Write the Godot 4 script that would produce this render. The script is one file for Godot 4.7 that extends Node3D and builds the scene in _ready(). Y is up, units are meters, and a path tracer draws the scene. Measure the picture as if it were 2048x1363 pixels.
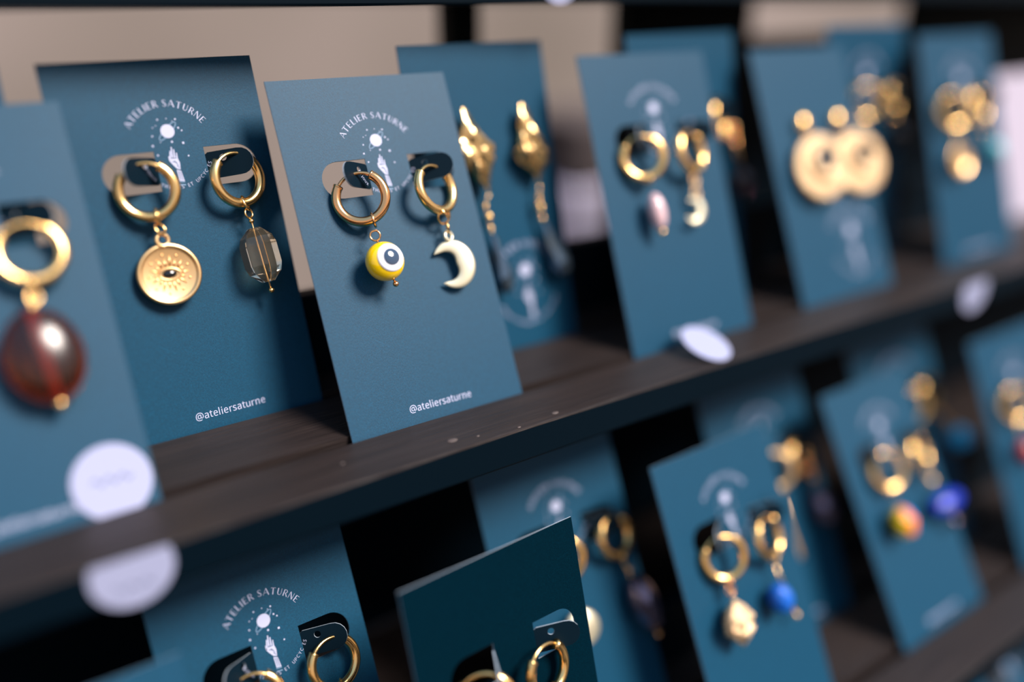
extends Node3D
# A stepped dark wooden stand of earring cards, seen close up with a wide aperture.
# All shapes are given in millimetres; U turns them into metres. LIFT is the height of the stand's middle shelf above the table.

const U := 0.001
const LIFT := 226.0
const HOLE_T := 63.6

var mat := {}
var cache := {}
var used := {}
var rng := RandomNumberGenerator.new()
var font := SystemFont.new()


# ---------------------------------------------------------------- camera, sky, sun

func set_view() -> void:
	var cam := Camera3D.new()
	cam.name = "camera"
	add_child(cam)
	var yaw := 0.604837
	var pitch := 0.380425
	var lens := CameraAttributesPhysical.new()
	lens.frustum_focal_length = 30.816
	lens.frustum_focus_distance = 0.2205
	lens.frustum_near = 0.01
	lens.frustum_far = 20.0
	lens.exposure_aperture = 1.75
	cam.attributes = lens
	cam.fov = rad_to_deg(2.0 * atan(681.5 / 1750.07))
	cam.near = 0.01
	cam.far = 20.0
	var fwd := Vector3(sin(yaw) * cos(pitch), -sin(pitch), -cos(yaw) * cos(pitch))
	var right := Vector3(cos(yaw), 0, sin(yaw))
	cam.transform = Transform3D(Basis(right, right.cross(fwd), -fwd), Vector3(-75.669, 101.494 + LIFT, 177.298) * U)
	cam.current = true

	var env := Environment.new()
	var sky := Sky.new()
	var sm := ProceduralSkyMaterial.new()
	sm.sky_top_color = Color(0.60, 0.80, 1.0)
	sm.sky_horizon_color = Color(1.0, 0.86, 0.72)
	sm.sky_curve = 0.35
	sm.ground_horizon_color = Color(0.42, 0.37, 0.33)
	sm.ground_bottom_color = Color(0.14, 0.13, 0.12)
	sm.sky_energy_multiplier = 0.95
	sm.sun_angle_max = 1.0
	sky.sky_material = sm
	env.background_mode = Environment.BG_SKY
	env.sky = sky
	env.tonemap_mode = Environment.TONE_MAPPER_LINEAR
	env.tonemap_exposure = 0.95
	env.sdfgi_enabled = true
	env.ssao_enabled = true
	env.ssil_enabled = true
	var we := WorldEnvironment.new()
	we.name = "daylight"
	we.environment = env
	add_child(we)

	var sun := DirectionalLight3D.new()
	sun.name = "sun"
	sun.light_color = Color(1.0, 0.95, 0.91)
	sun.light_energy = 2.5
	sun.light_angular_distance = 22.0
	sun.shadow_enabled = true
	sun.sky_mode = DirectionalLight3D.SKY_MODE_LIGHT_ONLY
	var towards := Vector3(0.36, 0.74, 0.57).normalized()
	add_child(sun)
	sun.look_at_from_position(towards, Vector3.ZERO)


# ---------------------------------------------------------------- naming

func numbered(called: String) -> String:
	var n: int = used.get(called, 0)
	used[called] = n + 1
	return called if n == 0 else "%s_%03d" % [called, n]


func tag(o: Node3D, label: String, category: String, group := "", kind := "") -> void:
	o.set_meta("label", label)
	if category:
		o.set_meta("category", category)
	if group:
		o.set_meta("group", group)
	if kind:
		o.set_meta("kind", kind)


func thing(called: String, at: Transform3D, label: String, category: String, group := "") -> Node3D:
	var o := Node3D.new()
	o.name = numbered(called)
	o.transform = at
	add_child(o)
	tag(o, label, category, group)
	return o


func part(parent: Node3D, called: String, mesh: Mesh, material: Material, at := Transform3D(), label := "") -> MeshInstance3D:
	var o := MeshInstance3D.new()
	o.name = called
	o.mesh = mesh
	if material:
		o.material_override = material
	o.transform = at
	parent.add_child(o, true)
	if label:
		o.set_meta("label", label)
	return o


# ---------------------------------------------------------------- shapes

func begin() -> SurfaceTool:
	var st := SurfaceTool.new()
	st.begin(Mesh.PRIMITIVE_TRIANGLES)
	return st


func done(st: SurfaceTool) -> ArrayMesh:
	st.generate_normals()
	return st.commit()


func tri(st: SurfaceTool, a: Vector3, b: Vector3, c: Vector3) -> void:   # a, b, c counter-clockwise seen from outside
	st.add_vertex(a * U)
	st.add_vertex(c * U)
	st.add_vertex(b * U)


func grid(st: SurfaceTool, nu: int, nv: int, f: Callable, loop_u := true, loop_v := true, flat := false) -> void:
	# f(u, v) with u and v in 0..1; (df/du) x (df/dv) points outwards
	st.set_smooth_group(0xFFFFFFFF if flat else 0)
	var pts := []
	for i in (nu if loop_u else nu + 1):
		var row := PackedVector3Array()
		for j in (nv if loop_v else nv + 1):
			row.append(f.call(float(i) / nu, float(j) / nv))
		pts.append(row)
	for i in nu:
		var i2 := (i + 1) % pts.size()
		for j in nv:
			var j2: int = (j + 1) % pts[0].size()
			var a: Vector3 = pts[i][j]
			var b: Vector3 = pts[i2][j]
			var c: Vector3 = pts[i2][j2]
			var d: Vector3 = pts[i][j2]
			if a.distance_squared_to(b) > 1e-10 and b.distance_squared_to(c) > 1e-10:
				tri(st, a, b, c)
			if a.distance_squared_to(d) > 1e-10 and c.distance_squared_to(d) > 1e-10:
				tri(st, a, c, d)


func ring_shape(st: SurfaceTool, big: float, small: float, nu := 40, nv := 12) -> void:   # in the XY plane
	grid(st, nu, nv, func(u, v):
		var r: float = big + small * cos(v * TAU)
		return Vector3(r * cos(u * TAU), r * sin(u * TAU), small * sin(v * TAU)))


func ring_mesh(big: float, small: float) -> Mesh:
	var key := "ring%s_%s" % [big, small]
	if not cache.has(key):
		var st := begin()
		ring_shape(st, big, small, 28, 10)
		cache[key] = done(st)
	return cache[key]


func tube(st: SurfaceTool, pts: PackedVector3Array, radius: Callable, nv := 10) -> void:
	# a tube of the given radius(u) through the points, closed at both ends
	var n := pts.size() - 1
	var ref := Vector3(0.013, 0.031, 1.0).normalized()
	var frame := func(i: int) -> Array:
		var t: Vector3 = (pts[mini(i + 1, n)] - pts[maxi(i - 1, 0)]).normalized()
		var nn := ref.slide(t).normalized() if absf(ref.dot(t)) < 0.97 else Vector3(1, 0.02, 0).slide(t).normalized()
		return [t, nn, t.cross(nn)]
	grid(st, n + 2, nv, func(u, v):
		var k := int(round(u * (n + 2)))
		var i := clampi(k - 1, 0, n)
		var r: float = 0.0 if k == 0 or k == n + 2 else radius.call(float(i) / n)
		var f: Array = frame.call(i)
		return pts[i] + r * (cos(v * TAU) * f[1] - sin(v * TAU) * f[2]), false, true)


func lathe(st: SurfaceTool, prof: Array, nu := 28, flat := false, turn := 0.0) -> void:   # prof: Vector2(radius, y) from bottom to top, round the y axis
	grid(st, nu, prof.size() - 1, func(u, v):
		var p: Vector2 = prof[int(round(v * (prof.size() - 1)))]
		return Vector3(p.x * cos(u * TAU + turn), p.y, -p.x * sin(u * TAU + turn)), true, false, flat)


func lathe_mesh(key: String, prof: Array, nu := 28, flat := false) -> Mesh:
	if not cache.has(key):
		var st := begin()
		lathe(st, prof, nu, flat)
		cache[key] = done(st)
	return cache[key]


func ball(st: SurfaceTool, c: Vector3, r: Vector3, nu := 20, nv := 12, flat := false) -> void:
	grid(st, nu, nv, func(u, v):
		var la: float = (v - 0.5) * PI
		var w := 0.0 if v == 0.0 or v == 1.0 else cos(la)
		return c + Vector3(r.x * w * cos(u * TAU), r.y * sin(la), -r.z * w * sin(u * TAU)), true, false, flat)


func ball_mesh(r: Vector3, nu := 20, nv := 12, flat := false) -> Mesh:
	var key := "ball%s_%d_%s" % [r, nu, flat]
	if not cache.has(key):
		var st := begin()
		ball(st, Vector3.ZERO, r, nu, nv, flat)
		cache[key] = done(st)
	return cache[key]


func area(p: PackedVector2Array) -> float:
	var s := 0.0
	for i in p.size():
		s += p[i].cross(p[(i + 1) % p.size()])
	return s


func sheet(st: SurfaceTool, p: PackedVector2Array, z: float, up: bool, uv := false) -> void:   # a flat polygon in XY, facing +Z or -Z
	st.set_smooth_group(0xFFFFFFFF)
	var idx := Geometry2D.triangulate_polygon(p)
	for k in range(0, idx.size(), 3):
		var a := p[idx[k]]
		var b := p[idx[k + 1]]
		var c := p[idx[k + 2]]
		if (b - a).cross(c - a) < 0:
			var m := b
			b = c
			c = m
		for q in ([a, c, b] if up else [a, b, c]):
			if uv:
				st.set_uv(Vector2(q.x / 50.0, 1.0 - q.y / 90.0))
			st.add_vertex(Vector3(q.x, q.y, z) * U)


func walls(st: SurfaceTool, p: PackedVector2Array, z0: float, z1: float, inward := false) -> void:   # the edge of a flat polygon
	st.set_smooth_group(0xFFFFFFFF)
	var ccw := (area(p) > 0) != inward
	for i in p.size():
		var a := p[i] if ccw else p[(i + 1) % p.size()]
		var b := p[(i + 1) % p.size()] if ccw else p[i]
		tri(st, Vector3(a.x, a.y, z0), Vector3(b.x, b.y, z0), Vector3(b.x, b.y, z1))
		tri(st, Vector3(a.x, a.y, z0), Vector3(b.x, b.y, z1), Vector3(a.x, a.y, z1))


func extrude_x(st: SurfaceTool, prof: PackedVector2Array, x0: float, x1: float) -> void:   # prof: (z, y), any direction round
	st.set_smooth_group(0xFFFFFFFF)
	var ccw := area(prof) > 0
	for i in prof.size():
		var a := prof[i] if ccw else prof[(i + 1) % prof.size()]
		var b := prof[(i + 1) % prof.size()] if ccw else prof[i]
		var quad := [Vector3(x0, a.y, a.x), Vector3(x0, b.y, b.x), Vector3(x1, b.y, b.x), Vector3(x1, a.y, a.x)]
		tri(st, quad[0], quad[2], quad[1])
		tri(st, quad[0], quad[3], quad[2])
	var idx := Geometry2D.triangulate_polygon(prof)
	for k in range(0, idx.size(), 3):
		var a := prof[idx[k]]
		var b := prof[idx[k + 1]]
		var c := prof[idx[k + 2]]
		if (b - a).cross(c - a) < 0:
			var m := b
			b = c
			c = m
		tri(st, Vector3(x1, a.y, a.x), Vector3(x1, c.y, c.x), Vector3(x1, b.y, b.x))
		tri(st, Vector3(x0, a.y, a.x), Vector3(x0, b.y, b.x), Vector3(x0, c.y, c.x))


func box_mesh(size: Vector3, bevel := 1.0) -> Mesh:   # a box with chamfered edges, its base at y = 0
	var st := begin()
	st.set_smooth_group(0xFFFFFFFF)
	var h := size * 0.5
	var pts := PackedVector3Array()
	for s in [-1, 1]:
		for k in [-1, 1]:
			for l in [-1, 1]:
				pts.append(Vector3(s * (h.x - bevel), k * h.y, l * (h.z - bevel)))
				pts.append(Vector3(s * h.x, k * (h.y - bevel), l * (h.z - bevel)))
				pts.append(Vector3(s * (h.x - bevel), k * (h.y - bevel), l * h.z))
	var quad := func(a: Vector3, b: Vector3, c: Vector3, d: Vector3):
		var n := (b - a).cross(c - a)
		var up := Vector3(0, h.y, 0)
		if n.dot(a + b + c + d) > 0:
			tri(st, a + up, b + up, c + up)
			tri(st, a + up, c + up, d + up)
		else:
			tri(st, a + up, c + up, b + up)
			tri(st, a + up, d + up, c + up)
	var at := func(s: int, k: int, l: int, w: int) -> Vector3: return pts[(((s + 1) / 2) * 4 + ((k + 1) / 2) * 2 + (l + 1) / 2) * 3 + w]
	for s in [-1, 1]:
		quad.call(at.call(s, -1, -1, 1), at.call(s, 1, -1, 1), at.call(s, 1, 1, 1), at.call(s, -1, 1, 1))
		quad.call(at.call(-1, s, -1, 0), at.call(1, s, -1, 0), at.call(1, s, 1, 0), at.call(-1, s, 1, 0))
		quad.call(at.call(-1, -1, s, 2), at.call(1, -1, s, 2), at.call(1, 1, s, 2), at.call(-1, 1, s, 2))
		for k in [-1, 1]:
			quad.call(at.call(s, k, -1, 0), at.call(s, k, 1, 0), at.call(s, k, 1, 1), at.call(s, k, -1, 1))
			quad.call(at.call(s, -1, k, 1), at.call(s, 1, k, 1), at.call(s, 1, k, 2), at.call(s, -1, k, 2))
			quad.call(at.call(-1, s, k, 0), at.call(1, s, k, 0), at.call(1, s, k, 2), at.call(-1, s, k, 2))
			for l in [-1, 1]:
				quad.call(at.call(s, k, l, 0), at.call(s, k, l, 1), at.call(s, k, l, 2), at.call(s, k, l, 2))
	return done(st)


# ---------------------------------------------------------------- materials

func noise_texture(frequency: float, octaves: int, size: int, from := Color.BLACK, to := Color.WHITE, seed_ := 1) -> NoiseTexture2D:
	var n := FastNoiseLite.new()
	n.seed = seed_
	n.frequency = frequency
	n.fractal_octaves = octaves
	var t := NoiseTexture2D.new()
	t.width = size
	t.height = size
	t.seamless = true
	t.noise = n
	var g := Gradient.new()
	g.set_color(0, from)
	g.set_color(1, to)
	t.color_ramp = g
	return t


func plain(color: Color, rough: float, metal := 0.0, spec := 0.5) -> StandardMaterial3D:
	var m := StandardMaterial3D.new()
	m.albedo_color = color
	m.roughness = rough
	m.metallic = metal
	m.metallic_specular = spec
	return m


func glass(color: Color, rough := 0.02) -> StandardMaterial3D:
	var m := plain(Color(color, 0.03), rough)
	m.refraction_enabled = true
	m.refraction_scale = 0.058
	return m


func dust_image(w: int, h: int) -> ImageTexture:   # card stock: fine grain, a few dust specks and scratches
	var im := Image.create(w, h, false, Image.FORMAT_RGB8)
	var data := PackedByteArray()
	data.resize(w * h * 3)
	rng.seed = 11
	for i in w * h:
		var g := 178 + rng.randi() % 52
		if rng.randi() % 260 == 0:
			g = 255
		data[i * 3] = g
		data[i * 3 + 1] = g
		data[i * 3 + 2] = g
	im.set_data(w, h, false, Image.FORMAT_RGB8, data)
	for k in 42:
		var p := Vector2(rng.randf() * (w - 60) + 30, rng.randf() * (h - 60) + 30)
		var d := Vector2.from_angle(rng.randf() * TAU)
		var n := 1 + rng.randi() % 3 if k < 30 else 12 + rng.randi() % 30
		for i in n:
			im.set_pixelv(Vector2i(p + d * i), Color.WHITE if k < 30 else Color(0.93, 0.93, 0.93))
	return ImageTexture.create_from_image(im)


func make_materials() -> void:
	var grain := noise_texture(0.25, 3, 512, Color(0.35, 0.35, 0.35), Color(0.65, 0.65, 0.65), 5)
	var m := plain(Color(0.0, 0.30, 0.425), 0.52, 0.0, 0.34)
	m.albedo_texture = dust_image(400, 720)
	m.heightmap_enabled = true
	m.heightmap_texture = grain
	m.heightmap_scale = 0.006
	m.uv1_scale = Vector3(1, 1, 1)
	mat.card = m
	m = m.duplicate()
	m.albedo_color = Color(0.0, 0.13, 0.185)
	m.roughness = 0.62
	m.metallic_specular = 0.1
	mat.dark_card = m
	mat.card_edge = plain(Color(0.60, 0.65, 0.70), 0.8)
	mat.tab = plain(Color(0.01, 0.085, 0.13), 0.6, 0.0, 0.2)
	mat.print = plain(Color(0.66, 0.68, 0.79), 0.6)
	mat.print_soft = plain(Color(0.40, 0.52, 0.64), 0.6)
	# painted wood
	m = plain(Color(1, 1, 1), 0.42, 0.0, 0.42)
	m.albedo_texture = noise_texture(0.012, 5, 512, Color(0.125, 0.105, 0.103), Color(0.18, 0.15, 0.143), 3)
	m.uv1_triplanar = true
	m.uv1_world_triplanar = true
	m.uv1_scale = Vector3(3.0, 42.0, 42.0)
	m.heightmap_enabled = true
	m.heightmap_texture = noise_texture(0.03, 5, 512, Color.BLACK, Color.WHITE, 8)
	m.heightmap_scale = 0.018
	mat.wood = m
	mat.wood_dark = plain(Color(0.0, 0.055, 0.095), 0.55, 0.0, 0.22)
	mat.chip = plain(Color(0.31, 0.27, 0.26), 0.6)
	# metals
	mat.gold = plain(Color(1.0, 0.82, 0.54), 0.23, 1.0)
	mat.rose_gold = plain(Color(1.0, 0.74, 0.50), 0.18, 1.0)
	mat.leaf_gold = plain(Color(1.0, 0.85, 0.60), 0.26, 1.0)
	mat.satin_gold = plain(Color(1.0, 0.83, 0.60), 0.36, 1.0)
	mat.pale_gold = plain(Color(0.97, 0.93, 0.80), 0.34, 0.75)
	m = plain(Color(1.0, 0.86, 0.68), 0.34, 1.0)
	m.heightmap_enabled = true
	m.heightmap_texture = noise_texture(0.02, 3, 256, Color.BLACK, Color.WHITE, 21)
	m.heightmap_scale = 0.05
	m.uv1_triplanar = true
	m.uv1_scale = Vector3(220, 220, 220)
	mat.hammered = m
	# glass and stone
	m = plain(Color(0.97, 0.80, 0.03), 0.12)
	m.clearcoat_enabled = true
	m.clearcoat = 1.0
	m.clearcoat_roughness = 0.03
	mat.yellow = m
	mat.white_glass = m.duplicate()
	mat.white_glass.albedo_color = Color(0.93, 0.93, 0.97)
	mat.pupil = m.duplicate()
	mat.pupil.albedo_color = Color(0.20, 0.27, 0.36)
	mat.black_stone = m.duplicate()
	mat.black_stone.albedo_color = Color(0.02, 0.025, 0.035)
	mat.amber = glass(Color(0.58, 0.25, 0.08), 0.24)
	mat.amber.metallic_specular = 0.08
	mat.core = plain(Color(0.85, 0.40, 0.24), 0.5)
	mat.champagne = glass(Color(0.94, 0.87, 0.76))
	mat.smoke = glass(Color(0.60, 0.55, 0.62))
	mat.dark_glass = glass(Color(0.16, 0.17, 0.22))
	mat.jet = plain(Color(0.42, 0.50, 0.57), 0.12, 0.85)
	mat.lilac_gem = plain(Color(0.46, 0.42, 0.50), 0.12, 0.8)
	mat.brown_glass = glass(Color(0.40, 0.20, 0.13))
	mat.plum_glass = glass(Color(0.30, 0.20, 0.26))
	mat.blue_glass = m.duplicate()
	mat.blue_glass.albedo_color = Color(0.05, 0.36, 0.74)
	mat.pink_stone = m.duplicate()
	mat.pink_stone.albedo_color = Color(0.88, 0.74, 0.76)
	mat.turquoise = m.duplicate()
	mat.turquoise.albedo_color = Color(0.26, 0.72, 0.78)
	mat.cyan = m.duplicate()
	mat.cyan.albedo_color = Color(0.0, 0.70, 0.95)
	mat.cobalt = m.duplicate()
	mat.cobalt.albedo_color = Color(0.0, 0.17, 0.66)
	for k in ["cobalt", "blue_glass", "cyan"]:
		mat[k].clearcoat_enabled = false
		mat[k].roughness = 0.4
	mat.red = m.duplicate()
	mat.red.albedo_color = Color(0.70, 0.14, 0.12)
	mat.coated = plain(Color(1, 1, 1), 0.3, 0.0)
	mat.coated.vertex_color_use_as_albedo = true
	mat.paper = plain(Color(0.60, 0.62, 0.74), 0.6, 0.0, 0.3)
	mat.ink = plain(Color(0.30, 0.34, 0.45), 0.7)
	mat.white_card = plain(Color(0.70, 0.67, 0.74), 0.6)
	m = plain(Color(1, 1, 1), 0.85)
	m.albedo_texture = noise_texture(0.004, 3, 512, Color(0.43, 0.395, 0.365), Color(0.62, 0.57, 0.555), 4)
	m.uv1_triplanar = true
	m.uv1_world_triplanar = true
	m.uv1_scale = Vector3(0.6, 0.6, 0.6)
	mat.wall = m
	mat.pale_box = plain(Color(0.88, 0.85, 0.95), 0.8)
	mat.box_brown = plain(Color(0.27, 0.235, 0.24), 0.8)
	mat.floor = plain(Color(0.22, 0.21, 0.21), 0.7)
	mat.cloth = plain(Color(0.035, 0.05, 0.075), 0.9)


# ---------------------------------------------------------------- lettering

const LETTERS := {   # strokes: x0, y0, x1, y1, thickness at either end; then the width
	"A": [[[0.0, 0.0, 0.42, 1.0, 0.05, 0.05], [0.42, 1.0, 0.84, 0.0, 0.15, 0.15], [0.16, 0.34, 0.66, 0.34, 0.05, 0.05]], 0.84],
	"T": [[[0.0, 0.97, 0.78, 0.97, 0.06, 0.06], [0.39, 0.0, 0.39, 1.0, 0.15, 0.15]], 0.78],
	"E": [[[0.08, 0.0, 0.08, 1.0, 0.15, 0.15], [0.08, 0.97, 0.58, 0.97, 0.06, 0.06], [0.08, 0.5, 0.5, 0.5, 0.06, 0.06], [0.08, 0.03, 0.58, 0.03, 0.06, 0.06]], 0.6],
	"L": [[[0.08, 0.0, 0.08, 1.0, 0.15, 0.15], [0.08, 0.03, 0.56, 0.03, 0.06, 0.06]], 0.56],
	"I": [[[0.08, 0.0, 0.08, 1.0, 0.15, 0.15]], 0.16],
	"R": [[[0.08, 0.0, 0.08, 1.0, 0.15, 0.15], [0.08, 0.97, 0.42, 0.97, 0.06, 0.06], [0.42, 0.97, 0.57, 0.75, 0.06, 0.13], [0.57, 0.75, 0.42, 0.5, 0.13, 0.06], [0.42, 0.5, 0.08, 0.5, 0.06, 0.06], [0.34, 0.5, 0.68, 0.0, 0.12, 0.12]], 0.68],
	"S": [[[0.55, 0.8, 0.44, 0.95, 0.06, 0.06], [0.44, 0.95, 0.2, 0.95, 0.06, 0.07], [0.2, 0.95, 0.08, 0.77, 0.07, 0.1], [0.08, 0.77, 0.18, 0.6, 0.1, 0.14], [0.18, 0.6, 0.46, 0.42, 0.14, 0.14], [0.46, 0.42, 0.56, 0.23, 0.14, 0.1], [0.56, 0.23, 0.44, 0.04, 0.1, 0.07], [0.44, 0.04, 0.18, 0.04, 0.07, 0.06], [0.18, 0.04, 0.05, 0.2, 0.06, 0.06]], 0.6],
	"U": [[[0.08, 1.0, 0.08, 0.3, 0.15, 0.15], [0.08, 0.3, 0.2, 0.07, 0.14, 0.09], [0.2, 0.07, 0.46, 0.04, 0.09, 0.06], [0.46, 0.04, 0.62, 0.28, 0.06, 0.06], [0.62, 0.28, 0.62, 1.0, 0.06, 0.06]], 0.68],
	"N": [[[0.04, 0.0, 0.04, 1.0, 0.06, 0.06], [0.06, 1.0, 0.68, 0.0, 0.15, 0.15], [0.7, 0.0, 0.7, 1.0, 0.06, 0.06]], 0.74],
}


func flat_quad(st: SurfaceTool, a: Vector2, b: Vector2, wa: float, wb: float, put: Callable) -> void:
	var n := (b - a).normalized().orthogonal() * 0.5
	var q := PackedVector2Array([a + n * wa, b + n * wb, b - n * wb, a - n * wa])
	flat_polygon(st, q, put)


func flat_polygon(st: SurfaceTool, p: PackedVector2Array, put: Callable) -> void:
	var idx := Geometry2D.triangulate_polygon(p)
	for k in range(0, idx.size(), 3):
		var a := p[idx[k]]
		var b := p[idx[k + 1]]
		var c := p[idx[k + 2]]
		if (b - a).cross(c - a) < 0:
			var m := b
			b = c
			c = m
		tri(st, put.call(a), put.call(b), put.call(c))


func glyph(text: String, size: float) -> Array:   # [triangles as Vector2, width] of a line of text whose capital height is about size
	var t := TextMesh.new()
	t.font = font
	t.text = text
	t.font_size = 64
	t.pixel_size = size / 64.0 * 1.4
	t.depth = 0.0
	t.curve_step = 2.0
	t.horizontal_alignment = HORIZONTAL_ALIGNMENT_LEFT
	t.vertical_alignment = VERTICAL_ALIGNMENT_BOTTOM
	var arr := t.get_mesh_arrays()
	var v: PackedVector3Array = arr[Mesh.ARRAY_VERTEX]
	var idx = arr[Mesh.ARRAY_INDEX]
	var out := PackedVector2Array()
	var lo := INF
	var hi := -INF
	for p in v:
		lo = minf(lo, p.x)
		hi = maxf(hi, p.x)
	if idx == null or idx.size() == 0:
		for p in v:
			out.append(Vector2(p.x - lo, p.y))
	else:
		for i in idx:
			out.append(Vector2(v[i].x - lo, v[i].y))
	return [out, hi - lo]


func put_glyph(st: SurfaceTool, tris: PackedVector2Array, put: Callable) -> void:
	for k in range(0, tris.size() - 2, 3):
		var a := tris[k]
		var b := tris[k + 1]
		var c := tris[k + 2]
		if (b - a).cross(c - a) < 0:
			tri(st, put.call(a), put.call(c), put.call(b))
		else:
			tri(st, put.call(a), put.call(b), put.call(c))


func emblem(center: Vector2, z: float) -> Array:   # [bright print, soft print, left tab's print, right tab's print, hand lines]; positions on the card in mm
	var bright := begin()
	var soft := begin()
	var sides := [begin(), begin()]
	var any := [false, false]
	for st in [bright, soft, sides[0], sides[1]]:
		st.set_smooth_group(0xFFFFFFFF)
	var grow := 1.0 if center.y > 50.0 else 1.2
	var flat := func(p: Vector2) -> Vector3: return Vector3(p.x * grow + center.x, p.y * grow + center.y, z)
	# the upper arc of the name
	var name_ := "ATELIER SATURNE"
	var h := 1.62
	var gap := 0.30
	var total := 0.0
	for ch in name_:
		total += (0.45 if ch == " " else LETTERS[ch][1] + gap)
	var radius := 10.0
	var at := -(total - gap) * 0.5 * h
	for ch in name_:
		if ch == " ":
			at += 0.45 * h
			continue
		var w: float = LETTERS[ch][1]
		var ang: float = -(at + w * h * 0.5) / (radius + h * 0.5)
		var turn := func(p: Vector2) -> Vector3:
			var q := Vector2((p.x - w * 0.5) * h, radius + p.y * h).rotated(ang)
			return flat.call(q)
		for s in LETTERS[ch][0]:
			flat_quad(bright, Vector2(s[0], s[1]), Vector2(s[2], s[3]), s[4], s[5], turn)
		at += (w + gap) * h
	# the lower arc, small capitals; letters over the cut-out tabs go onto the tabs
	var low := "BIJOUX ETHIQUES ET UPCYCLES"
	var sizes := []
	total = 0.0
	for ch in low:
		var g: Array = [PackedVector2Array(), 0.55] if ch == " " else glyph(ch, 0.84)
		sizes.append(g)
		total += g[1]
	var space := (22.6 - total) / low.length()
	at = -11.3
	for k in low.length():
		var g: Array = sizes[k]
		var w: float = g[1]
		var ang := (at + w * 0.5) / 9.9
		at += w + space
		if low[k] == " ":
			continue
		var place := func(p: Vector2) -> Vector2: return Vector2(p.x - w * 0.5, p.y - 10.2).rotated(ang)
		var mid: Vector2 = place.call(Vector2(w * 0.5, 0.5)) + center
		var side := 0 if mid.x < 21.0 else 1
		if center.y > 50.0 and absf(mid.y - 63.5) < 3.3 and (mid.x < 20.6 or mid.x > 33.6):
			any[side] = true
			put_glyph(sides[side], g[0], func(p: Vector2) -> Vector3:
				var q: Vector2 = place.call(p) + center
				return Vector3(q.x - (21.2 if side == 0 else 33.2), q.y - 63.5, 0.04))
		elif center.y < 50.0 or absf(mid.y - 63.5) > 4.7 or (mid.x > 21.4 and mid.x < 33.0):
			put_glyph(bright, g[0], func(p: Vector2) -> Vector3: return flat.call(place.call(p)))
	# planet, ring, stars
	var disc := PackedVector2Array()
	for i in 32:
		disc.append(Vector2(-0.1, 4.1) + 1.65 * Vector2.from_angle(i * TAU / 32))
	flat_polygon(bright, disc, flat)
	var prev := Vector2.ZERO
	for i in 49:
		var p := Vector2(3.0 * cos(i * TAU / 48), 0.75 * sin(i * TAU / 48)).rotated(0.72) + Vector2(-0.1, 4.1)
		if i > 0 and ((p + prev) * 0.5).distance_to(Vector2(-0.1, 4.1)) > 1.7:
			flat_quad(soft, prev, p, 0.2, 0.2, flat)
		prev = p
	for d in [[-1.9, 7.0, .34], [.2, 7.1, .24], [2.3, 6.8, .38], [-3.4, 5.2, .24], [-3.9, 3.2, .34], [1.5, 6.4, .2], [2.6, 4.7, .4], [3.3, 4.0, .34], [-4.3, 0.9, .42], [0.4, 1.5, .44], [3.0, 1.0, .5], [-3.6, -1.4, .36], [3.6, -2.2, .36], [-2.6, 5.6, .2], [-2.3, 1.6, .2]]:
		flat_quad(bright, Vector2(d[0] - d[2] * .5, d[1]), Vector2(d[0] + d[2] * .5, d[1]), d[2], d[2], flat)
	# the raised hand: four fingers, thumb, palm and cuff with dark gaps between
	for f in [[-0.9, -2.4, -0.55, -0.6, .42, .26], [-0.35, -2.3, -0.1, 0.3, .42, .24], [0.2, -2.4, 0.35, -0.3, .4, .24], [0.7, -2.6, 0.85, -1.2, .36, .22], [-1.1, -3.0, -1.15, -1.9, .36, .24]]:
		flat_quad(bright, Vector2(f[0], f[1]), Vector2(f[2], f[3]), f[4], f[5], flat)
	flat_polygon(bright, PackedVector2Array([Vector2(-1.3, -2.9), Vector2(-0.9, -2.45), Vector2(0.9, -2.6), Vector2(1.15, -3.7), Vector2(0.95, -5.3), Vector2(0.1, -5.0), Vector2(-0.7, -3.9)]), flat)
	flat_polygon(bright, PackedVector2Array([Vector2(0.0, -5.25), Vector2(1.0, -5.6), Vector2(1.35, -8.2), Vector2(0.1, -8.0)]), flat)
	for f in [[0.0, -8.2, 1.35, -8.4, .2, .2], [0.0, -8.9, 1.4, -9.1, .3, .3]]:
		flat_quad(soft, Vector2(f[0], f[1]), Vector2(f[2], f[3]), f[4], f[5], flat)
	var lines := begin()
	lines.set_smooth_group(0xFFFFFFFF)
	for f in [[-0.6, -3.2, 0.5, -3.6], [-0.1, -3.0, 0.7, -4.3], [0.3, -4.2, 0.8, -4.9], [0.35, -5.6, 0.5, -7.8], [0.75, -5.7, 0.95, -7.9]]:
		flat_quad(lines, Vector2(f[0], f[1]), Vector2(f[2], f[3]), 0.14, 0.1, func(p: Vector2) -> Vector3: return flat.call(p) + Vector3(0, 0, 0.03))
	return [done(bright), done(soft), done(sides[0]) if any[0] else null, done(sides[1]) if any[1] else null, done(lines)]


# ---------------------------------------------------------------- cards

func d_shape(x: float, length: float, half: float, side: int) -> PackedVector2Array:   # straight end at x, round end length away on the given side
	var p := PackedVector2Array([Vector2(x, HOLE_T - half)])
	var r := half
	var cx := x + side * (length - r)
	for i in 17:
		var a := -PI * 0.5 + PI * i / 16.0
		p.append(Vector2(cx + side * r * cos(a), HOLE_T + r * sin(a)))
	p.append(Vector2(x, HOLE_T + half))
	return p


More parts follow.
